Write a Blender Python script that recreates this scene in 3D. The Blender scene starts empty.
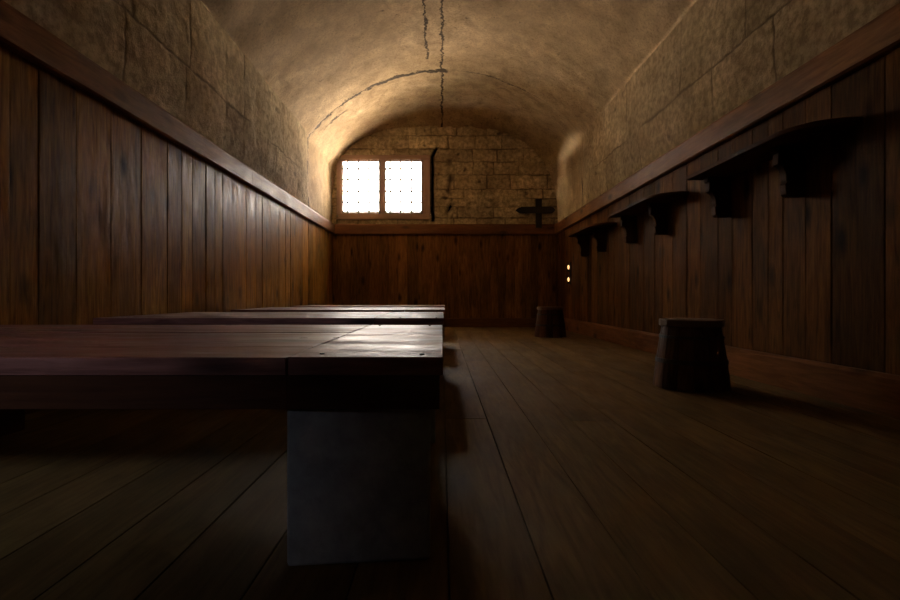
import bpy, bmesh, math, random
from mathutils import Vector, noise

random.seed(7)
S = bpy.context.scene
COL = S.collection

# ------------------------------------------------------------------ layout (metres; camera at x=0, y=0, z=.63)
EYE = .63
YB, YF = -2.6, 10.5            # back wall, far wall
XL, XR = -2.29, 2.40           # wood panelling faces
SL, SR = -2.27, 2.38           # stone faces above the rail
RAIL0, RAIL1 = 1.94, 2.155     # rail bottom / top
YC = 8.4                       # where the vault turns into the coved end

# ------------------------------------------------------------------ node helpers
class NT:
    def __init__(s, name):
        s.m = bpy.data.materials.new(name); s.m.use_nodes = True
        s.t = s.m.node_tree; s.t.nodes.clear()
        s.out = s.t.nodes.new('ShaderNodeOutputMaterial')
        s.b = s.t.nodes.new('ShaderNodeBsdfPrincipled')
        s.t.links.new(s.b.outputs[0], s.out.inputs[0])
    def n(s, typ, **kw):
        nd = s.t.nodes.new(typ)
        for k, v in kw.items(): setattr(nd, k, v)
        return nd
    def l(s, a, b): s.t.links.new(a, b)
    def math(s, op, a, b=None, c=None, clamp=False):
        nd = s.n('ShaderNodeMath', operation=op, use_clamp=clamp)
        for i, v in enumerate((a, b, c)):
            if v is None: continue
            if hasattr(v, 'links'): s.l(v, nd.inputs[i])
            else: nd.inputs[i].default_value = v
        return nd.outputs[0]
    def ramp(s, fac, stops):
        nd = s.n('ShaderNodeValToRGB')
        e = nd.color_ramp.elements
        while len(e) < len(stops): e.new(.5)
        for el, (p, c) in zip(e, stops):
            el.position = p; el.color = (c[0], c[1], c[2], 1) if hasattr(c, '__len__') else (c, c, c, 1)
        s.l(fac, nd.inputs[0]); return nd.outputs[0]
    def mix(s, fac, a, b, blend='MIX'):
        nd = s.n('ShaderNodeMix', data_type='RGBA', blend_type=blend)
        ins = [nd.inputs[0], nd.inputs[6], nd.inputs[7]]
        for i, v in zip(ins, (fac, a, b)):
            if hasattr(v, 'links'): s.l(v, i)
            elif hasattr(v, '__len__'): i.default_value = (v[0], v[1], v[2], 1)
            else: i.default_value = v if i is ins[0] else (v, v, v, 1)
        return nd.outputs[2]
    def noise(s, vec, scale, detail=4, rough=.55, dist=0):
        nd = s.n('ShaderNodeTexNoise')
        nd.inputs['Scale'].default_value = scale; nd.inputs['Detail'].default_value = detail
        nd.inputs['Roughness'].default_value = rough; nd.inputs['Distortion'].default_value = dist
        s.l(vec, nd.inputs['Vector']); return nd.outputs[0]
    def mapping(s, vec, scale=(1, 1, 1), loc=None):
        nd = s.n('ShaderNodeMapping'); nd.inputs['Scale'].default_value = scale
        if loc is not None:
            if hasattr(loc, 'links'): s.l(loc, nd.inputs['Location'])
            else: nd.inputs['Location'].default_value = loc
        s.l(vec, nd.inputs['Vector']); return nd.outputs[0]
    def bump(s, h, strength, dist=.01, normal=None):
        nd = s.n('ShaderNodeBump'); nd.inputs['Strength'].default_value = strength
        nd.inputs['Distance'].default_value = dist; s.l(h, nd.inputs['Height'])
        if normal is not None: s.l(normal, nd.inputs['Normal'])
        return nd.outputs[0]
    def coord(s): return s.n('ShaderNodeTexCoord').outputs['Object']

def wood(name, dark, light, axis, rough=(.32, .55), vary=.5, wave=.35, knots=True, spec=.5, dull=0):
    """Planed board: grain along `axis`, every loose board its own tone."""
    w = NT(name)
    co = w.coord()
    geo = w.n('ShaderNodeNewGeometry'); isl = geo.outputs['Random Per Island']
    off = w.n('ShaderNodeCombineXYZ')
    w.l(w.math('MULTIPLY', isl, 37.0), off.inputs[0]); w.l(w.math('MULTIPLY', isl, 53.0), off.inputs[1]); w.l(w.math('MULTIPLY', isl, 71.0), off.inputs[2])
    sc = [1, 1, 1]; sc[axis] = .09
    v = w.mapping(co, tuple(sc), off.outputs[0])
    g1 = w.noise(v, 22, 5, .6, 1.4)
    g2 = w.noise(v, 90, 3, .6, .3)
    sk = [1, 1, 1]; sk[axis] = .35
    vk = w.mapping(co, tuple(sk), off.outputs[0])
    big = w.noise(vk, 3.2, 3, .6)
    fac = w.math('ADD', w.math('MULTIPLY', g1, .75), w.math('MULTIPLY', g2, .25))
    colr = w.ramp(fac, [(.32, dark), (.50, [(a+b)/2 for a, b in zip(dark, light)]), (.68, light)])
    # board to board tone
    tone = w.math('ADD', w.math('MULTIPLY', isl, vary), 1 - vary*.5)
    tn = w.n('ShaderNodeCombineXYZ')
    for i in range(3): w.l(tone, tn.inputs[i])
    colr = w.mix(1.0, colr, tn.outputs[0], 'MULTIPLY')
    colr = w.mix(w.ramp(big, [(.45, 0.0), (.72, .55)]), colr, [c*.45 for c in dark])
    if knots:
        vo = w.n('ShaderNodeTexVoronoi'); vo.inputs['Scale'].default_value = 4.2
        skk = [1, 1, 1]; skk[axis] = .45
        w.l(w.mapping(co, tuple(skk), off.outputs[0]), vo.inputs['Vector'])
        kn = w.ramp(vo.outputs['Distance'], [(.08, 1.0), (.24, 0.0)])
        colr = w.mix(w.math('MULTIPLY', kn, .85), colr, [c*.22 for c in dark])
    w.l(colr, w.b.inputs['Base Color'])
    rn = w.noise(vk, 7, 4, .6)
    rr = w.n('ShaderNodeMapRange'); rr.inputs[1].default_value = .3; rr.inputs[2].default_value = .7
    rr.inputs[3].default_value = rough[0]; rr.inputs[4].default_value = rough[1]
    w.l(rn, rr.inputs[0]); w.l(rr.outputs[0], w.b.inputs['Roughness'])
    w.b.inputs['Specular IOR Level'].default_value = spec
    wv = w.noise(vk, 9, 2, .5)
    b1 = w.bump(wv, wave, .02)
    b2 = w.bump(fac, .35, .004, b1)
    w.l(b2, w.b.inputs['Normal'])
    return w.m

def stone(name, dark, light, joint=(.05, .035, .022), attr=True, seed=0):
    w = NT(name); co = w.mapping(w.coord(), (1, 1, 1), (seed, seed*2, 0))
    n1 = w.noise(co, 2.2, 6, .62, .5); n2 = w.noise(co, 14, 5, .65); n3 = w.noise(co, 75, 3, .6)
    c = w.ramp(n1, [(.30, dark), (.52, [(a+b)/2 for a, b in zip(dark, light)]), (.70, light)])
    c = w.mix(w.ramp(n2, [(.40, .7), (.60, 0.0)]), c, [d*.55 for d in dark])
    c = w.mix(w.ramp(n3, [(.62, 0.0), (.74, .6)]), c, [d*.35 for d in dark])
    if attr:
        a = w.n('ShaderNodeAttribute'); a.attribute_name = 'joint'
        c = w.mix(w.math('MULTIPLY', a.outputs['Fac'], .9), c, joint)
        b = w.n('ShaderNodeAttribute'); b.attribute_name = 'tone'
        tn = w.n('ShaderNodeCombineXYZ')
        for i in range(3): w.l(b.outputs['Fac'], tn.inputs[i])
        c = w.mix(1.0, c, tn.outputs[0], 'MULTIPLY')
    w.l(c, w.b.inputs['Base Color']); w.b.inputs['Roughness'].default_value = .85
    w.b.inputs['Specular IOR Level'].default_value = .05
    h = w.math('ADD', w.math('MULTIPLY', n2, .6), w.math('MULTIPLY', n3, .4))
    w.l(w.bump(h, .7, .03), w.b.inputs['Normal'])
    return w.m

def plaster():
    w = NT('vault_plaster'); co = w.coord()
    sep = w.n('ShaderNodeSeparateXYZ'); w.l(co, sep.inputs[0]); X, Y, Z = sep.outputs
    n1 = w.noise(co, .9, 6, .6, .6); n2 = w.noise(co, 4.5, 6, .65, .4); n3 = w.noise(co, 38, 4, .65)
    c = w.ramp(n1, [(.28, (.33, .225, .115)), (.50, (.48, .34, .185)), (.72, (.62, .46, .275))])
    c = w.mix(w.ramp(n2, [(.32, .68), (.62, 0.0)]), c, (.17, .115, .06))
    c = w.mix(w.ramp(n3, [(.34, .6), (.52, 0.0)]), c, (.15, .10, .055))
    spots = w.noise(w.mapping(co, (1, 1, 1), (7, 3, 1)), 7, 5, .7)
    c = w.mix(w.ramp(spots, [(.64, 0.0), (.70, .85)]), c, (.055, .036, .02))
    # cracks, each following a wandering line on the surface
    wob = w.math('SUBTRACT', w.noise(co, 3.0, 5, .7), .5); wob2 = w.math('SUBTRACT', w.noise(co, 14.0, 3, .7), .5)
    wander = w.math('ADD', w.math('MULTIPLY', wob, .16), w.math('MULTIPLY', wob2, .11))
    thick = w.math('ADD', w.math('MULTIPLY', w.noise(co, 9, 3, .6), .05), -.006)
    def line(d, width):   # 1 on the line
        return w.math('SUBTRACT', 1.0, w.math('DIVIDE', w.math('ABSOLUTE', d), w.math('MULTIPLY', thick, width)), clamp=True)
    def span(v, a, b, soft):
        m1 = w.n('ShaderNodeMapRange'); m1.inputs[1].default_value = a; m1.inputs[2].default_value = a+soft; w.l(v, m1.inputs[0])
        m2 = w.n('ShaderNodeMapRange'); m2.inputs[1].default_value = b-soft; m2.inputs[2].default_value = b; m2.inputs[3].default_value = 1; m2.inputs[4].default_value = 0; w.l(v, m2.inputs[0])
        return w.math('MULTIPLY', m1.outputs[0], m2.outputs[0])
    top = span(Z, 3.7, 9, .1)
    k1 = w.math('MULTIPLY', line(w.math('ADD', X, wander), 1.0), top)
    k2 = w.math('MULTIPLY', w.math('MULTIPLY', line(w.math('ADD', w.math('ADD', X, .235), wander), 1.0), top), span(Y, -9, 8.0, .05))
    bow = w.math('MULTIPLY', w.math('MULTIPLY', X, X), -.02)
    wander2 = w.math('ADD', w.math('MULTIPLY', wob, .26), w.math('MULTIPLY', wob2, .20))
    da = w.math('ADD', w.math('SUBTRACT', Y, YC+.02), w.math('ADD', wander2, bow))
    vary = w.ramp(w.noise(w.mapping(co, (1, 1, 1), (2, 5, 3)), 2.6, 3, .6), [(.35, .25), (.62, 1.0)])
    k3 = w.math('MULTIPLY', line(da, w.math('MULTIPLY', vary, 4.6)), span(X, -9, .12, .08))
    k4 = w.math('MULTIPLY', w.math('MULTIPLY', line(da, 1.6), span(X, .05, 2.0, .5)), .45)
    k5 = w.math('MULTIPLY', w.math('MULTIPLY', line(w.math('ADD', da, -.32), 2.4), span(X, -2.15, -1.6, .25)), .8)
    k6 = w.math('MULTIPLY', line(w.math('ADD', da, -.25), 3.0), w.math('MULTIPLY', span(X, 2.0, 9, .1), span(Z, 0, 2.75, .1)))
    k5 = w.math('MAXIMUM', k5, k6)
    k = w.math('MAXIMUM', w.math('MAXIMUM', k1, k2), w.math('MAXIMUM', w.math('MAXIMUM', k3, k4), k5))
    k = w.math('MINIMUM', w.math('MULTIPLY', k, 2.2), 1.0)
    c = w.mix(w.math('MULTIPLY', k, .93), c, (.022, .014, .008))
    w.l(c, w.b.inputs['Base Color']); w.b.inputs['Roughness'].default_value = .8
    w.b.inputs['Specular IOR Level'].default_value = .04
    h = w.math('SUBTRACT', w.math('ADD', w.math('MULTIPLY', n2, .8), w.math('MULTIPLY', n3, .3)), w.math('MULTIPLY', k, .25))
    w.l(w.bump(h, .4, .02), w.b.inputs['Normal'])
    return w.m

def plain(name, col, rough=.6, metal=0, emit=None, est=0, spec=.5, grain=0):
    w = NT(name)
    n = w.noise(w.coord(), 18, 5, .6)
    w.l(w.ramp(n, [(.3, [c*.75 for c in col]), (.7, [min(1, c*1.2) for c in col])]), w.b.inputs['Base Color'])
    w.b.inputs['Roughness'].default_value = rough; w.b.inputs['Metallic'].default_value = metal
    w.b.inputs['Specular IOR Level'].default_value = spec
    if grain: w.l(w.bump(w.noise(w.coord(), 60, 4, .6), grain, .004), w.b.inputs['Normal'])
    if emit:
        w.b.inputs['Emission Color'].default_value = (*emit, 1); w.b.inputs['Emission Strength'].default_value = est
    return w.m

def glass():
    w = NT('window_glass'); w.t.nodes.remove(w.b)
    tr = w.n('ShaderNodeBsdfTransparent'); tr.inputs[0].default_value = (.97, .97, .98, 1)
    gl = w.n('ShaderNodeBsdfGlossy'); gl.inputs['Roughness'].default_value = .05
    fr = w.n('ShaderNodeFresnel'); fr.inputs[0].default_value = 1.45
    # old dusty glass: part of the light goes straight through, part is scattered by the grime
    du = w.n('ShaderNodeBsdfTranslucent'); du.inputs[0].default_value = (.95, .92, .88, 1)
    dm = w.n('ShaderNodeMixShader'); dn = w.noise(w.coord(), 3, 4, .6)
    w.l(w.ramp(dn, [(.3, .34), (.7, .44)]), dm.inputs[0]); w.l(tr.outputs[0], dm.inputs[1]); w.l(du.outputs[0], dm.inputs[2])
    mx = w.n('ShaderNodeMixShader'); w.l(fr.outputs[0], mx.inputs[0]); w.l(dm.outputs[0], mx.inputs[1]); w.l(gl.outputs[0], mx.inputs[2])
    w.l(mx.outputs[0], w.out.inputs[0]); return w.m

M = {}
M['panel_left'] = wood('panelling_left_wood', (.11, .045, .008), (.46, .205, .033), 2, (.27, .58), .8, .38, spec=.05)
M['panel_right'] = wood('panelling_right_wood', (.045, .017, .004), (.165, .066, .015), 2, (.5, .7), .8, .3, spec=.02)  # darker, redder wood, lowered further to put edge vignetting into the colour
M['panel_far'] = wood('panelling_far_wood', (.095, .042, .012), (.34, .165, .048), 2, (.5, .7), .7, .3, spec=.04)
M['rail_y'] = wood('rail_wood_along', (.15, .060, .018), (.31, .138, .044), 1, (.42, .6), .1, .3, spec=.07)
M['rail_x'] = wood('rail_wood_across', (.17, .068, .022), (.31, .13, .045), 0, (.45, .6), .1, .3, spec=.4)
M['base_y'] = wood('skirting_wood_along', (.11, .043, .013), (.22, .088, .028), 1, (.5, .7), .1, .2, spec=.04)
M['base_x'] = wood('skirting_wood_across', (.10, .04, .013), (.20, .08, .026), 0, (.5, .7), .1, .2, spec=.2)
M['floor'] = wood('floor_wood', (.11, .064, .022), (.22, .132, .047), 1, (.5, .68), .3, .2, False, spec=.06)
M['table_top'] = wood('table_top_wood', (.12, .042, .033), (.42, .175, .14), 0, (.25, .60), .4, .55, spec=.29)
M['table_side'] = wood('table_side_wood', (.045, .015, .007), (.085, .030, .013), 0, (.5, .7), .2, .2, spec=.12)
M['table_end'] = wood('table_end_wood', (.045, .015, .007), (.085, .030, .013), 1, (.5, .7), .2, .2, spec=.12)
M['shelf'] = wood('shelf_wood', (.05, .019, .007), (.10, .040, .014), 1, (.5, .7), .2, .2, spec=.03)
M['bracket'] = wood('bracket_wood', (.055, .020, .008), (.09, .036, .012), 2, (.5, .7), .2, .2, spec=.03)
M['stave'] = wood('stave_wood', (.065, .027, .013), (.14, .058, .027), 2, (.5, .7), .5, .2, spec=.15)
M['lid'] = wood('stool_lid_wood', (.11, .05, .025), (.20, .095, .048), 1, (.5, .65), .3, .2)
M['hoop'] = plain('hoop_wood', (.035, .016, .009), .6)
M['iron'] = plain('black_iron', (.02, .018, .016), .55, .6, grain=.3)
M['grille'] = plain('weathered_iron', (.16, .14, .135), .7, .2)
M['frame'] = wood('window_frame_wood', (.30, .17, .12), (.46, .29, .22), 0, (.4, .6), .2, .2, False)  # both frame woods lightened: window glare put into the colour
M['frame_v'] = wood('window_frame_wood_upright', (.30, .18, .145), (.46, .31, .26), 2, (.4, .6), .2, .2, False)
M['cross'] = wood('cross_wood', (.012, .008, .006), (.028, .018, .012), 2, (.5, .7), .2, .2, False)
M['pier'] = plain('grey_painted_block', (.34, .335, .33), .75, grain=.5, spec=.3)
M['stone_side'] = stone('wall_stone', (.36, .26, .14), (.64, .49, .29), joint=(.15, .11, .065))
M['stone_far'] = stone('far_wall_stone', (.42, .315, .185), (.82, .67, .45), joint=(.14, .10, .065), seed=5)
M['plaster'] = plaster()
M['glass'] = glass()
M['white'] = plain('white_ceramic', (.8, .78, .75), .3)
M['bulb'] = plain('lamp_bulb', (.9, .75, .5), .4, emit=(1, .56, .24), est=1.8)
M['void'] = plain('dark_render', (.12, .10, .08), .9)

# ------------------------------------------------------------------ object helpers
def link(name, bm, mat, parent=None, smooth=False, loc=None, bevel=0):
    me = bpy.data.meshes.new(name); bmesh.ops.recalc_face_normals(bm, faces=bm.faces) if bm.faces else None
    bm.to_mesh(me); bm.free()
    o = bpy.data.objects.new(name, me); COL.objects.link(o)
    me.materials.append(M[mat] if isinstance(mat, str) else mat)
    if smooth:
        for p in me.polygons: p.use_smooth = True
    if parent: o.parent = parent
    if loc is not None: o.location = loc
    if bevel:
        b = o.modifiers.new('bevel', 'BEVEL'); b.width = bevel; b.segments = 2; b.limit_method = 'ANGLE'
    return o
def tag(o, label, cat, group=None):
    o['label'] = label; o['category'] = cat
    if group: o['group'] = group
    return o
def empty(name, loc, rz=0):
    o = bpy.data.objects.new(name, None); COL.objects.link(o); o.location = loc; o.rotation_euler = (0, 0, rz)
    o.empty_display_size = .1; return o
def struct(o, label=None):
    o['kind'] = 'structure'
    if label: o['label'] = label
    return o
def box(bm, x0, x1, y0, y1, z0, z1, rot=0, piv=None, jit=0):
    vs = []
    for x in (x0, x1):
        for y in (y0, y1):
            for z in (z0, z1):
                p = Vector((x, y, z))
                if jit: p += Vector([random.uniform(-jit, jit) for _ in range(3)])
                if rot:
                    c, s = math.cos(rot), math.sin(rot); d = p - Vector((piv[0], piv[1], 0))
                    p = Vector((piv[0] + c*d.x - s*d.y, piv[1] + s*d.x + c*d.y, p.z))
                vs.append(bm.verts.new(p))
    for f in ((0, 1, 3, 2), (4, 6, 7, 5), (0, 4, 5, 1), (2, 3, 7, 6), (0, 2, 6, 4), (1, 5, 7, 3)):
        bm.faces.new([vs[i] for i in f])
def extrude_poly(bm, pts, fn0, fn1):
    """pts 2-D outline; fn0/fn1 put it on the two end faces"""
    a = [bm.verts.new(fn0(p)) for p in pts]; b = [bm.verts.new(fn1(p)) for p in pts]
    bm.faces.new(a); bm.faces.new(list(reversed(b)))
    n = len(pts)
    for i in range(n): bm.faces.new((a[i], b[i], b[(i+1) % n], a[(i+1) % n]))

# ------------------------------------------------------------------ floor
bm = bmesh.new()
seams = [-2.35, -2.13, -1.92, -1.70, -1.49, -1.27, -1.06, -.85, -.64, -.42, -.20, .015, .232, .445, .66, .87, 1.09, 1.30, 1.52, 1.73, 1.95, 2.16, 2.45]
for i in range(len(seams)-1):
    y = YB - .05; cut = YB + random.uniform(1.2, 3.4)
    while y < YF + .1:
        e = min(cut, YF + .1)
        dz = random.uniform(-.002, 0)
        box(bm, seams[i]+.0022, seams[i+1]-.0022, y, e-.003, -.04, dz)
        y = e; cut = y + random.uniform(3.2, 5.2)
box(bm, -2.4, 2.5, YB-.1, YF+.15, -.09, -.035)
fl = struct(link('floor', bm, 'floor'), 'wide worn brown floorboards running to the far wall')

# ------------------------------------------------------------------ panelling
def boards(axis, pos, inward, edges, z1, mat, name, label):
    """vertical boards on a wall; axis 'y' = side wall running in y"""
    bm = bmesh.new()
    for a, b in zip(edges[:-1], edges[1:]):
        d = random.uniform(-.002, .003); f = pos + inward*d; k = pos - inward*.03
        lo, hi = min(f, k), max(f, k)
        if axis == 'y': box(bm, lo, hi, a+.0025, b-.0025, 0, z1)
        else: box(bm, a+.0025, b-.0025, lo, hi, 0, z1)
    b0, b1 = sorted((pos - inward*.03, pos - inward*.025))
    if axis == 'y': box(bm, b0-.01, b1-.0, edges[0], edges[-1], 0, z1)
    else: box(bm, edges[0], edges[-1], b0-.01, b1, 0, z1)
    return struct(link(name, bm, mat, bevel=.004), label)
def run(first, a, b, lo, hi):
    e = [first[0]]
    while e[0] > a: e.insert(0, e[0] - random.uniform(lo, hi))
    e[0] = a; e += first[1:]
    while e[-1] < b: e.append(e[-1] + random.uniform(lo, hi))
    e[-1] = b
    return e
EL = run([2.35, 2.65, 2.84, 3.13, 3.46, 3.81, 4.17, 4.40, 4.59, 4.85, 5.04, 5.22, 5.57, 5.85], YB, YF, .19, .34)
ER = run([2.40, 2.71, 3.08, 3.30, 3.52, 3.68, 3.87, 4.14, 4.35, 4.65, 4.9, 5.2, 5.45], YB, YF, .19, .33)
EX = run([-2.3, -2.12], -2.3, 2.41, .15, .24)
boards('y', XL, 1, EL, RAIL1-.01, 'panel_left', 'trim_1', 'brown vertical board panelling on the left wall')
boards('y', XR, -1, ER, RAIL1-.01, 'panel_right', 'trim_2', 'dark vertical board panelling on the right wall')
boards('x', YF-.02, -1, EX, RAIL1-.01, 'panel_far', 'trim_3', 'dark vertical board panelling under the window wall')

# rails capping the panelling, with a small bead and chamfer
def rail_profile(t):
    return [(0, RAIL0), (t*.75, RAIL0), (t, RAIL0+.012), (t, RAIL1-.03), (t*.8, RAIL1-.008), (t*.55, RAIL1), (-.05, RAIL1), (-.05, RAIL0)]
def rail_side(x, sgn, name, label):
    bm = bmesh.new(); pts = rail_profile(.055)
    cuts = [YB, 1.9, 5.9, YF-.02]
    for a, b in zip(cuts[:-1], cuts[1:]):
        extrude_poly(bm, pts, lambda p: (x+sgn*p[0], a+.001, p[1]), lambda p: (x+sgn*p[0], b-.001, p[1]))
    struct(link(name, bm, 'rail_y'), label)
rail_side(XL, 1, 'trim_4', 'brown wooden rail capping the left panelling')
rail_side(XR, -1, 'trim_5', 'brown wooden rail capping the right panelling')
bm = bmesh.new()
extrude_poly(bm, rail_profile(.05), lambda p: (XL+.05, YF-.02-p[0], p[1]), lambda p: (XR-.05, YF-.02-p[0], p[1]))
struct(link('trim_6', bm, 'rail_x'), 'brown wooden rail capping the far panelling')

def base_profile(t, h): return [(0, 0), (t, 0), (t, h-.02), (t*.6, h), (0, h)]
def base_side(x, sgn, name, label):
    bm = bmesh.new()
    for a, b in ((YB, 2.2), (2.2, 6.3), (6.3, YF-.02)):
        extrude_poly(bm, base_profile(.05, .22), lambda p: (x+sgn*p[0], a+.001, p[1]), lambda p: (x+sgn*p[0], b-.001, p[1]))
    struct(link(name, bm, 'base_y'), label)
base_side(XL+.004, 1, 'baseboard_left', 'dark skirting board at the foot of the left wall')
base_side(XR-.004, -1, 'baseboard_right', 'dark skirting board at the foot of the right wall')
bm = bmesh.new()
extrude_poly(bm, base_profile(.035, .19), lambda p: (XL+.05, YF-.024-p[0], p[1]), lambda p: (XR-.05, YF-.024-p[0], p[1]))
struct(link('baseboard_far', bm, 'base_x'), 'dark skirting board at the foot of the far wall')

# ------------------------------------------------------------------ stone walls (real joints and rough faces)
def stone_grid(us, zs, joints, place, rough, name, mat, label, hole=None, extra=None, jdep=.03, d_pit=True):
    """joints: list of (z0, z1, [vertical joint positions]); place(u, z, d) -> point, d = depth out of the face"""
    bm = bmesh.new(); lj = bm.verts.layers.float.new('joint'); lt = bm.verts.layers.float.new('tone')
    grid = {}
    for i, u in enumerate(us):
        for j, z in enumerate(zs):
            wu = u + .02*noise.noise((u*3, z*3, 1)) + .012*noise.noise((u*11, z*11, 4))
            wz = z + .02*noise.noise((u*3, z*3, 9)) + .012*noise.noise((u*11, z*11, 7))
            jd = 9; tone = 1; bd = 0
            for z0, z1, vj in joints:
                if z0 <= wz < z1:
                    jd = min(abs(wz-z0), abs(wz-z1))
                    k = sum(1 for q in vj if q < wu)
                    for q in vj: jd = min(jd, abs(wu-q))
                    h = (math.sin(k*12.9898 + z0*78.233)*43758.5453) % 1
                    tone = .84 + .3*h; bd = (h-.5)*.4*jdep
                    break
            wdt = .012 + .010*noise.noise((u*4, z*4, 21))
            jv = max(0, 1 - jd/max(.005, wdt*1.3)) if jd < 9 else 0
            fade = max(0, min(1, .72 + 1.3*noise.noise((u*1.3, z*1.7, 33))))   # joints worn or filled in places
            jv *= fade
            if d_pit and noise.noise((u*7, z*9, 55)) > .55: jv = max(jv, min(1, (noise.noise((u*7, z*9, 55))-.55)*6))
            rd = rough*(noise.fractal((u*2.2, z*2.2, 3), 1, 2, 5)) + rough*.5*noise.fractal((u*9, z*9, 13), 1, 2, 4)
            d = bd + rd - jv*jdep
            if extra:
                ed, ej = extra(u, z); d -= ed; jv = max(jv, ej)
            v = bm.verts.new(place(u, z, d)); v[lj] = min(1, jv*1.3); v[lt] = tone
            grid[i, j] = v
    for i in range(len(us)-1):
        for j in range(len(zs)-1):
            if hole and hole(.5*(us[i]+us[i+1]), .5*(zs[j]+zs[j+1])): continue
            bm.faces.new((grid[i, j], grid[i+1, j], grid[i+1, j+1], grid[i, j+1]))
    return struct(link(name, bm, mat, smooth=True), label)
def lines(a, b, step, near=()):
    s = set()
    n = int((b-a)/step)
    for i in range(n+1): s.add(round(a + (b-a)*i/n, 4))
    for q in near:
        for d in (-.03, -.018, -.009, 0, .009, .018, .03):
            if a < q+d < b: s.add(round(q+d, 4))
    out = []
    for v in sorted(s):
        if not out or v - out[-1] > .004: out.append(v)
    return out

rs = random.Random(3)
def vjoints(a, b, lo, hi):
    r = []; x = a
    while x < b: x += rs.uniform(lo, hi); r.append(x)
    return r
for nm, x, sgn, zc, sp in (('wall_left', SL+.03, 1, 2.66, 3.375), ('wall_right', SR-.03, -1, 2.63, 3.35)):
    js = [(2.05, zc, vjoints(YB, YC, .8, 1.7)), (zc, sp+.2, vjoints(YB, YC, .7, 1.5)), (sp+.2, 3.8, [])]
    allv = [q for j in js for q in j[2]]
    us = lines(YB-.05, YC+.06, .05, allv); zs = [-.05, 1.0, 2.0] + lines(2.06, sp, .03, [zc])
    off = lambda z: -.10 if z < 2.05 else 0
    stone_grid(us, zs, js, lambda u, z, d, x=x, sgn=sgn: (x + sgn*(d*.8*max(0, min(1, (z-2.12)/.15)) + (-.10 if z < 2.05 else -.03*max(0, (u-YC+.3)/.3, 1-(z-2.12)/.3))), u, z), .013, nm, 'stone_side', jdep=.006, label='bare pale stone wall above the ' + ('left' if sgn > 0 else 'right') + ' panelling')

# far wall with the window opening
WX0, WX1, WZ0, WZ1 = -2.205, -.25, 2.255, 3.60
cz = [1.9, 2.29, 2.53, 2.70, 2.90, 3.20, 3.47, 3.74, 4.02, 4.5]
js = [(a, b, vjoints(-2.6, 2.6, .32, .85)) for a, b in zip(cz[:-1], cz[1:])]
us = lines(-2.6, 2.6, .035, [q for j in js for q in j[2]] + [-.2, -.215]); zs = lines(1.9, 4.6, .03, cz[1:-1])
us = sorted(set(us + [WX0, WX1])); zs = sorted(set(zs + [WZ0, WZ1]))
def ruin(u, z):
    """the crevice and broken edge down the right side of the window, a damaged strip beside it"""
    d = j = 0
    if 2.2 < z < 3.78:
        c = -.20 + .02*noise.noise((z*5, 0, 2)) + (max(0, z-3.6)*.55)
        a = max(0, 1 - abs(u-c)/.055); d += .10*a; j = max(j, min(1, a*1.4))
    if 2.3 < z < 3.55:
        c = .16 + .06*noise.noise((z*4, 5, 2)); a = max(0, 1 - abs(u-c)/.08) * max(0, min(1, .5+1.6*noise.noise((z*5, 8, 8))))
        d += .07*a; j = max(j, a)
    if abs(u) < 2.3: d += .035*max(0, noise.noise((u*6, z*6, 40)) - .25)*2
    return d, j
wf = stone_grid(us, zs, js, lambda u, z, d: (u, YF - d*.9, z), .030, 'wall_far', 'stone_far', 'rough stone block wall around the window',
           hole=lambda u, z: WX0 < u < WX1 and WZ0 < z < WZ1, extra=ruin)
bm = bmesh.new()     # masonry behind: lower part and the reveals of the opening
box(bm, -3.1, 3.1, YF+.06, YF+.14, -.1, WZ0); box(bm, -3.1, 3.1, YF+.06, YF+.14, WZ1, 5.0)
box(bm, -3.1, WX0, YF+.06, YF+.14, WZ0, WZ1); box(bm, WX1, 3.1, YF+.06, YF+.14, WZ0, WZ1)
link('wall_backing', bm, 'stone_far', wf)

# ------------------------------------------------------------------ ceiling: barrel vault, coved at the far end
def r_main(th):
    """distance from (cx, z0) to the vault section in direction th (0 = right, pi = left)"""
    cx, z0 = .055, 2.10
    dx, dz = math.cos(th), math.sin(th)
    chord = (SR-SL)/2; spring = 3.355; rise = 4.44-spring
    R = (chord**2+rise**2)/(2*rise); zc = 4.44-R
    # circle
    b = dz*(z0-zc); c = (z0-zc)**2 - R*R
    t = -b + math.sqrt(b*b-c)
    if z0 + t*dz < spring or abs(t*dx) > chord: t = chord/max(1e-6, abs(dx))
    return t
def r_end(th):
    dx, dz = math.cos(th), math.sin(th); a = 2.37 if dx > 0 else 2.37; b = 2.11; n = 2.7 if dx > 0 else 3.3
    return (abs(dx/a)**n + abs(dz/b)**n)**(-1/n)
def vault_pt(th, y):
    rm = r_main(th)
    if y <= YC: r = rm
    else:
        s = (y-YC)/(YF-YC)
        lf = max(0, min(1, (.25-math.cos(th))/.9))          # the left haunch stays open almost to the end wall
        s0 = .50 + .42*lf + .34*abs(math.sin(th))**3*(1-lf)
        f = max(0, (s-s0)/(1-s0)); f = f**1.6
        g = min(1, s/s0); r = rm + (.05 + .10*abs(math.cos(th)))*(1-.75*lf)*math.sin(math.pi*.5*g)
        r = r*(1-f) + r_end(th)*f
        r += .012*min(1, s*12)        # small step where the coved end begins
    p = (r*math.cos(th), r*math.sin(th))
    q = (p[0]*1.3, y*1.3, p[1]*1.3)
    d = .020*noise.fractal(q, 1, 2, 4) + .005*noise.noise((p[0]*6, y*6, p[1]*6))
    k = (r+d)/r
    return Vector((.055 + p[0]*k, y, 2.10 + p[1]*k))
bm = bmesh.new()
ths = [math.pi*i/150 for i in range(151)]
ys = lines(YB-.05, YC-.02, .12) + lines(YC+.0, YF+.055, .05)
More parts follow.
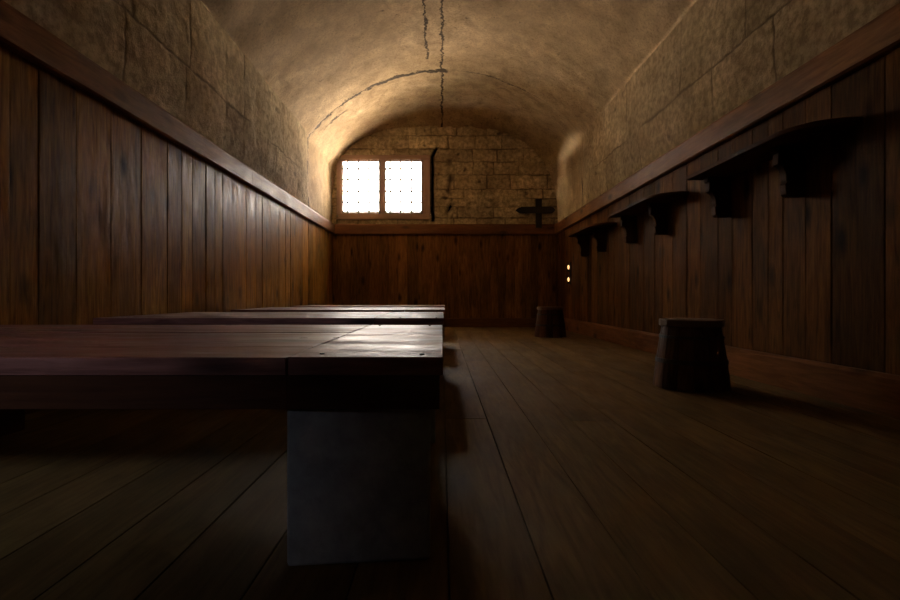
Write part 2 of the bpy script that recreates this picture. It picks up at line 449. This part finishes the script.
# main vault starts at the springing; the coved end reaches down to the rail
rows = [[bm.verts.new(vault_pt(t, y)) for t in ths] for y in ys]
for i in range(len(ys)-1):
    for j in range(150):
        zc = .25*sum(v.co.z for v in (rows[i][j], rows[i+1][j], rows[i][j+1], rows[i+1][j+1]))
        if ys[i+1] <= YC and zc < 3.22: continue
        bm.faces.new((rows[i][j], rows[i][j+1], rows[i+1][j+1], rows[i+1][j]))
for v in [v for v in bm.verts if not v.link_faces]: bm.verts.remove(v)
struct(link('ceiling', bm, 'plaster', smooth=True), 'cracked plaster barrel vault')

# ------------------------------------------------------------------ back of the room (behind the camera) with a small high opening
DX0, DX1, DZ0, DZ1 = -1.9, -1.2, 2.0, 2.55
bm = bmesh.new()
box(bm, -2.9, DX0, YB-.2, YB, -.1, 4.8); box(bm, DX1, 2.9, YB-.2, YB, -.1, 4.8)
box(bm, DX0, DX1, YB-.2, YB, DZ1, 4.8); box(bm, DX0, DX1, YB-.2, YB, -.1, DZ0)
wb = struct(link('wall_back', bm, 'void'), 'plain wall behind the viewer with a small high opening')
bm = bmesh.new()
box(bm, DX0-.3, DX1+.3, YB-1.3, YB-1.2, DZ0-.3, DZ1+.8); box(bm, DX0-.3, DX0-.2, YB-1.2, YB-.2, DZ0-.3, DZ1+.8)
box(bm, DX1+.2, DX1+.3, YB-1.2, YB-.2, DZ0-.3, DZ1+.8); box(bm, DX0-.3, DX1+.3, YB-1.3, YB-.2, DZ1+.8, DZ1+.9)
box(bm, DX0-.3, DX1+.3, YB-1.3, YB-.2, DZ0-.4, DZ0-.3)
link('light_stop_box', bm, 'void', wb)  # closed box added around the opening to keep outside light out
for nm, a, b in (('wall_left', -2.95, -2.55), ('wall_right', 2.65, 3.05)):
    bm = bmesh.new(); box(bm, a, b, YB, YF+.3, -.1, 4.0)  # unseen boxes added to stop light leaking in at the side wall seams
    link('wall_backing', bm, 'void', bpy.data.objects[nm])

# ------------------------------------------------------------------ window
win = struct(empty('window_1', (0, 0, 0)), 'wide wooden window with two glazed lights and a thin iron lattice')
FY0, FY1 = YF-.045, YF+.05
bm = bmesh.new()
box(bm, WX0, WX1, FY0, FY1, WZ1-.10, WZ1); box(bm, WX0, WX1, FY0, FY1, WZ0, WZ0+.115)
link('window_frame', bm, 'frame', win, bevel=.006)
bm = bmesh.new()
box(bm, WX0, WX0+.10, FY0+.002, FY1, WZ0+.116, WZ1-.101); box(bm, WX1-.16, WX1, FY0+.002, FY1, WZ0+.116, WZ1-.101)
link('jamb', bm, 'frame_v', win, bevel=.006)
XM0, XM1 = -1.295, -1.205
bm = bmesh.new(); box(bm, XM0, XM1, FY0-.004, FY1, WZ0+.116, WZ1-.101); link('mullion', bm, 'frame_v', win, bevel=.006)
for a, b in ((WX0+.10, XM0), (XM1, WX1-.16)):
    z0, z1 = WZ0+.116, WZ1-.101
    bm = bmesh.new(); t = .03
    box(bm, a, b, FY0+.03, FY1-.01, z0, z0+t); box(bm, a, b, FY0+.03, FY1-.01, z1-t, z1)
    box(bm, a, a+t, FY0+.03, FY1-.01, z0+t, z1-t); box(bm, b-t, b, FY0+.03, FY1-.01, z0+t, z1-t)
    sash = link('sash', bm, 'frame_v', win, bevel=.003)
    bm = bmesh.new(); box(bm, a+t, b-t, YF+.01, YF+.015, z0+t, z1-t)
    link('pane', bm, 'glass', sash)
# iron lattice
bm = bmesh.new()
def bar(bm, p, q, r):
    p, q = Vector(p), Vector(q); d = (q-p).normalized()
    m = d.to_track_quat('Z', 'Y').to_matrix().to_4x4(); m.translation = (p+q)/2
    bmesh.ops.create_cone(bm, cap_ends=True, segments=8, radius1=r, radius2=r, depth=(q-p).length, matrix=m)
gy = YF-.022; gz = [2.42, 2.62, 2.85, 3.09, 3.32, 3.52]
x = WX0+.23
while x < WX1-.05:
    bar(bm, (x, gy, WZ0+.10), (x, gy, WZ1-.09), .0175); x += .222
for z in gz: bar(bm, (WX0+.09, gy+.012, z), (WX1-.15, gy+.012, z), .0175)
link('iron_lattice', bm, 'grille', win)
bm = bmesh.new()
bmesh.ops.create_uvsphere(bm, u_segments=16, v_segments=10, radius=.022); 
for v in bm.verts: v.co += Vector((WX0+.02, FY0-.018, WZ0+.07))
link('latch_knob', bm, 'white', win, smooth=True)

# ------------------------------------------------------------------ tables: four long plank tables, ends towards the aisle
TOP, TH, LOW, TW = .493, .042, .372, 1.335
def make_table(y0, xe, seam, label, seed):
    r = random.Random(seed)
    root = tag(empty('plank_table', (0, y0, 0)), label, 'table', 'long plank tables along the left wall')
    n = 5; xw = XL+.012
    for nm, a, b, k in (('tabletop', xw, seam-.003, 5), ('end_board', seam+.003, xe, 4)):
        bm = bmesh.new(); e = [0] + [TW*(i+r.uniform(-.13, .13))/k for i in range(1, k)] + [TW]
        for i in range(k):
            dz = r.uniform(-.0025, 0); t = r.uniform(-.002, .002)
            box(bm, a, b, e[i]+.0015, e[i+1]-.0015, TOP-TH, TOP+dz)
        link(nm, bm, 'table_top', root, bevel=.0012)
    zt = TOP-TH-.001
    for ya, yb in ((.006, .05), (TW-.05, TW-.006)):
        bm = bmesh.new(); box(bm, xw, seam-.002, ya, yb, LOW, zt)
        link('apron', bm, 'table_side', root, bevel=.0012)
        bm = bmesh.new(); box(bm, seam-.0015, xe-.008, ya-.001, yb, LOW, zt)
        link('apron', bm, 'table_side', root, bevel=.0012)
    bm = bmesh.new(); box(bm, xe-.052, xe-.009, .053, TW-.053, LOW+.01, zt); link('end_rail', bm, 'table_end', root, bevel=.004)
    for ya, yb in ((.022, .36), (TW-.36, TW-.08)):
        bm = bmesh.new(); box(bm, xe-.364, xe-.028, ya, yb, .001, LOW-.0005, rot=math.radians(5), piv=(xe-.364, ya), jit=.002)
        g = link('leg', bm, 'pier', root, bevel=.008); g['label'] = 'broad grey block leg under the aisle end'
    bm = bmesh.new(); box(bm, -2.1, -1.98, .1, TW-.1, .001, LOW-.001); link('bearer', bm, 'table_end', root, bevel=.004)
    for xa, ya in ((xe-.05, .05), (xe-.29, .06), (xe-.06, TW-.09), (xe-.3, TW-.08)):
        bm = bmesh.new(); bmesh.ops.create_cone(bm, cap_ends=True, segments=10, radius1=.006, radius2=.006, depth=.003)
        for v in bm.verts: v.co += Vector((xa, ya, TOP+.0005))
        link('nail', bm, 'iron', root)
    return root
P = 2.12
make_table(1.142, .002, -.355, 'long low plank table nearest the viewer, its grey block leg in full view', 1)
make_table(1.142+P, .012, -.45, 'long low plank table, second from the viewer, right behind the nearest one', 2)
make_table(1.142+2*P, .032, -.40, 'long low plank table third from the viewer, seen as a thin strip', 3)
make_table(1.142+3*P, .045, -.42, 'farthest long low plank table, closest to the window wall', 4)

# ------------------------------------------------------------------ shelves on the right wall
def copy_tree(root, loc, label):
    c = root.copy(); COL.objects.link(c); c.location = loc; c['label'] = label
    for ch in root.children:
        d = ch.copy(); COL.objects.link(d); d.parent = c
        for g in ch.children:
            h = g.copy(); COL.objects.link(h); h.parent = d
    return c
def make_shelf(loc, label):
    root = tag(empty('wall_shelf', loc), label, 'shelf', 'wooden shelves along the right wall')
    L, D, T = 1.43, .315, .032
    pts = [(0, 0), (-D+.02, 0), (-D, -.02)]                      # x out from wall (negative), y towards the viewer negative
    for i in range(13):
        a = math.radians(90*i/12)
        pts.append((-D + .29*(1-math.cos(a)), -L+.29 - .29*math.sin(a)))
    pts.append((0, -L))
    bm = bmesh.new(); extrude_poly(bm, pts, lambda p: (p[0], p[1], 0), lambda p: (p[0], p[1], T))
    link('shelf_board', bm, 'shelf', root, bevel=.005)
    prof = [(0, 0), (-.195, 0), (-.195, -.035), (-.18, -.045), (-.183, -.12)]
    for i in range(1, 9):
        a = math.radians(90*i/8); prof.append((-.183 + .055*math.sin(a), -.12 - .10*(1-math.cos(a))))
    prof += [(-.122, -.235), (-.135, -.25), (-.128, -.315), (-.11, -.33), (0, -.33)]
    for yy in (-.13, -.98):
        bm = bmesh.new(); extrude_poly(bm, prof, lambda p: (p[0], yy, p[1]-.001), lambda p: (p[0], yy+.06, p[1]-.001))
        link('bracket', bm, 'bracket', root, bevel=.004)
    return root
XS = XR-.005
sh = make_shelf((XS, 4.27, 1.625), 'dark wooden wall shelf at the right, nearest one seen whole, with two brackets')
copy_tree(sh, (XS, 6.28, 1.625), 'dark wooden wall shelf in the middle of the right wall, beyond the nearest one')
copy_tree(sh, (XS, 8.28, 1.625), 'smallest looking dark wall shelf, farthest along the right wall above the glowing lamp')
copy_tree(sh, (XS, 2.285, 1.625), 'dark wall shelf only just touching the right edge of the photo')

# ------------------------------------------------------------------ bucket stools
def make_stool(loc, rz, label):
    root = tag(empty('bucket_stool', loc, rz), label, 'stool', 'bucket shaped stools by the right wall')
    N = 14; H = .428
    bm = bmesh.new()
    for i in range(N):
        a0 = 2*math.pi*i/N + .010; a1 = 2*math.pi*(i+1)/N - .010; dr = random.uniform(-.003, .003)
        rows = []
        for k in range(5):
            f = k/4; z = .004 + (H-.004)*f; r = .246 + (.188-.246)*f + .006*math.sin(math.pi*f) + dr
            ring = []
            for rr in (r, r-.022):
                for q in range(4):
                    a = a0 + (a1-a0)*(q if rr == r else 3-q)/3
                    ring.append(bm.verts.new((rr*math.cos(a), rr*math.sin(a), z)))
            rows.append(ring)
        for k in range(4):
            for q in range(8): bm.faces.new((rows[k][q], rows[k][(q+1) % 8], rows[k+1][(q+1) % 8], rows[k+1][q]))
        bm.faces.new(list(reversed(rows[0]))); bm.faces.new(rows[-1])
    link('staves', bm, 'stave', root)
    def hoop(z0, z1, name):
        bm = bmesh.new(); n = 48; prof = []
        for z in (z0, z1):
            r = .246 + (.188-.246)*z/H + .006*math.sin(math.pi*z/H)
            prof.append((r+.002, z)); prof.append((r+.006, z))
        order = [prof[0], prof[1], prof[3], prof[2]]
        vs = [[bm.verts.new((r*math.cos(2*math.pi*i/n), r*math.sin(2*math.pi*i/n), z)) for r, z in order] for i in range(n)]
        for i in range(n):
            for q in range(4): bm.faces.new((vs[i][q], vs[(i+1) % n][q], vs[(i+1) % n][(q+1) % 4], vs[i][(q+1) % 4]))
        link(name, bm, 'hoop', root)
    hoop(.175, .205, 'hoop'); hoop(.345, .365, 'hoop')
    # lid of three planks cut to a circle
    bm = bmesh.new(); R = .207
    for a, b in ((-R, -.072), (-.069, .066), (.069, R)):
        pts = []
        xs = [a + (b-a)*i/10 for i in range(11)]
        for x in xs: pts.append((x, math.sqrt(max(0, R*R-x*x))))
        for x in reversed(xs): pts.append((x, -math.sqrt(max(0, R*R-x*x))))
        o = []
        for p in pts:
            if not o or (Vector(p)-Vector(o[-1])).length > 1e-4: o.append(p)
        if (Vector(o[0])-Vector(o[-1])).length < 1e-4: o.pop()
        extrude_poly(bm, o, lambda p: (p[0], p[1], H+.001), lambda p: (p[0], p[1], H+.046))
    link('lid', bm, 'lid', root, bevel=.004)
    return root
make_stool((1.752, 3.52, 0), .3, 'dark bucket shaped wooden stool, the nearer and larger one in front of the right wall')
make_stool((1.715, 7.93, 0), 1.1, 'small looking bucket stool far back near the corner, below the glowing wall lamp')

# ------------------------------------------------------------------ cross on the far rail
cr = tag(empty('wooden_cross', (2.015, YF-.085, 2.07)), 'black wooden cross with a wide pointed crossbar on the rail at the far right corner', 'cross')
bm = bmesh.new(); box(bm, -.065, .06, -.03, .012, 0, .60); link('upright', bm, 'cross', cr, bevel=.006)
bm = bmesh.new()
o = [(-.49, .36), (-.44, .315), (-.38, .295), (.26, .295), (.315, .33), (.335, .37), (.30, .415), (.24, .435), (-.36, .43), (-.44, .40)]
extrude_poly(bm, o, lambda p: (p[0], -.052, p[1]), lambda p: (p[0], -.031, p[1])); link('crossbar', bm, 'cross', cr, bevel=.004)

# ------------------------------------------------------------------ small wall lamp
lp = tag(empty('wall_lamp', (XR-.004, 9.3, 1.07)), 'small dark wall lamp with two warm glowing points on the right panelling', 'lamp')
bm = bmesh.new(); box(bm, -.022, 0, -.03, .03, -.2, .2); link('backplate', bm, 'hoop', lp, bevel=.005)
for z in (.115, -.115):
    bm = bmesh.new(); bmesh.ops.create_uvsphere(bm, u_segments=16, v_segments=12, radius=1)
    for v in bm.verts: v.co = Vector((v.co.x*.017-.044, v.co.y*.017, v.co.z*.040+z))
    b = link('bulb', bm, 'bulb', lp, smooth=True); b['label'] = 'warm glowing bulb'
    bm = bmesh.new(); bmesh.ops.create_cone(bm, cap_ends=True, segments=16, radius1=.03, radius2=.02, depth=.03)
    for v in bm.verts: v.co += Vector((-.045, 0, z-.06))
    link('socket', bm, 'iron', b)

# ------------------------------------------------------------------ light: overcast sky outside, a little cool daylight from a high opening behind
W = bpy.data.worlds.new('sky'); S.world = W; W.use_nodes = True
t = W.node_tree; t.nodes.clear()
out = t.nodes.new('ShaderNodeOutputWorld'); bg = t.nodes.new('ShaderNodeBackground')
tc = t.nodes.new('ShaderNodeTexCoord'); sp = t.nodes.new('ShaderNodeSeparateXYZ'); rp = t.nodes.new('ShaderNodeValToRGB')
mr = t.nodes.new('ShaderNodeMapRange'); mr.inputs[1].default_value = -1; mr.inputs[2].default_value = 1
el = rp.color_ramp.elements
stops = [(.46, (1, .84, .64, 1)), (.52, (.15, .145, .147, 1)), (.65, (.15, .145, .147, 1)), (.74, (.36, .35, .345, 1)), (1.0, (.5, .49, .49, 1))]
while len(el) < len(stops): el.new(.5)
for q, (pp, cc) in zip(el, stops): q.position = pp; q.color = cc
t.links.new(tc.outputs['Generated'], sp.inputs[0]); t.links.new(sp.outputs[2], mr.inputs[0]); t.links.new(mr.outputs[0], rp.inputs[0])
t.links.new(rp.outputs[0], bg.inputs[0]); t.links.new(bg.outputs[0], out.inputs[0])
bg.inputs[1].default_value = 170.0

def area(name, loc, rot, sx, sy, power, col, portal=False, spread=None):
    L = bpy.data.lights.new(name, 'AREA'); L.shape = 'RECTANGLE'; L.size = sx; L.size_y = sy; L.energy = power; L.color = col
    if portal: L.cycles.is_portal = True
    if spread: L.spread = spread
    o = bpy.data.objects.new(name, L); COL.objects.link(o); o.location = loc; o.rotation_euler = rot; o['kind'] = 'helper'
    return o
area('sky_portal', ((WX0+WX1)/2, YF+.17, (WZ0+WZ1)/2), (math.radians(-90), 0, 0), 1.96, 1.35, 1, (1, 1, 1), portal=True)
area('opening_light', ((DX0+DX1)/2-.05, YB-.22, (DZ0+DZ1)/2+.02), (math.radians(90-27), 0, 0), 0.5, .4, 1.7, (.70, .80, 1.0), spread=math.radians(34))

# ------------------------------------------------------------------ camera
c = bpy.data.cameras.new('camera'); c.lens = 20; c.sensor_width = 36; c.sensor_fit = 'HORIZONTAL'
c.shift_x = 8/900; c.shift_y = -3/900; c.clip_start = .05
co = bpy.data.objects.new('camera', c); COL.objects.link(co); co.location = (0, 0, EYE); co.rotation_euler = (math.radians(90), 0, 0)
S.camera = co
S.view_settings.view_transform = 'Standard'; S.view_settings.look = 'None'; S.view_settings.gamma = 1; S.view_settings.exposure = 0.0
S.view_settings.use_curve_mapping = False
S.cycles.use_denoising = True
S.cycles.max_bounces = 10; S.cycles.diffuse_bounces = 7; S.cycles.sample_clamp_indirect = 12
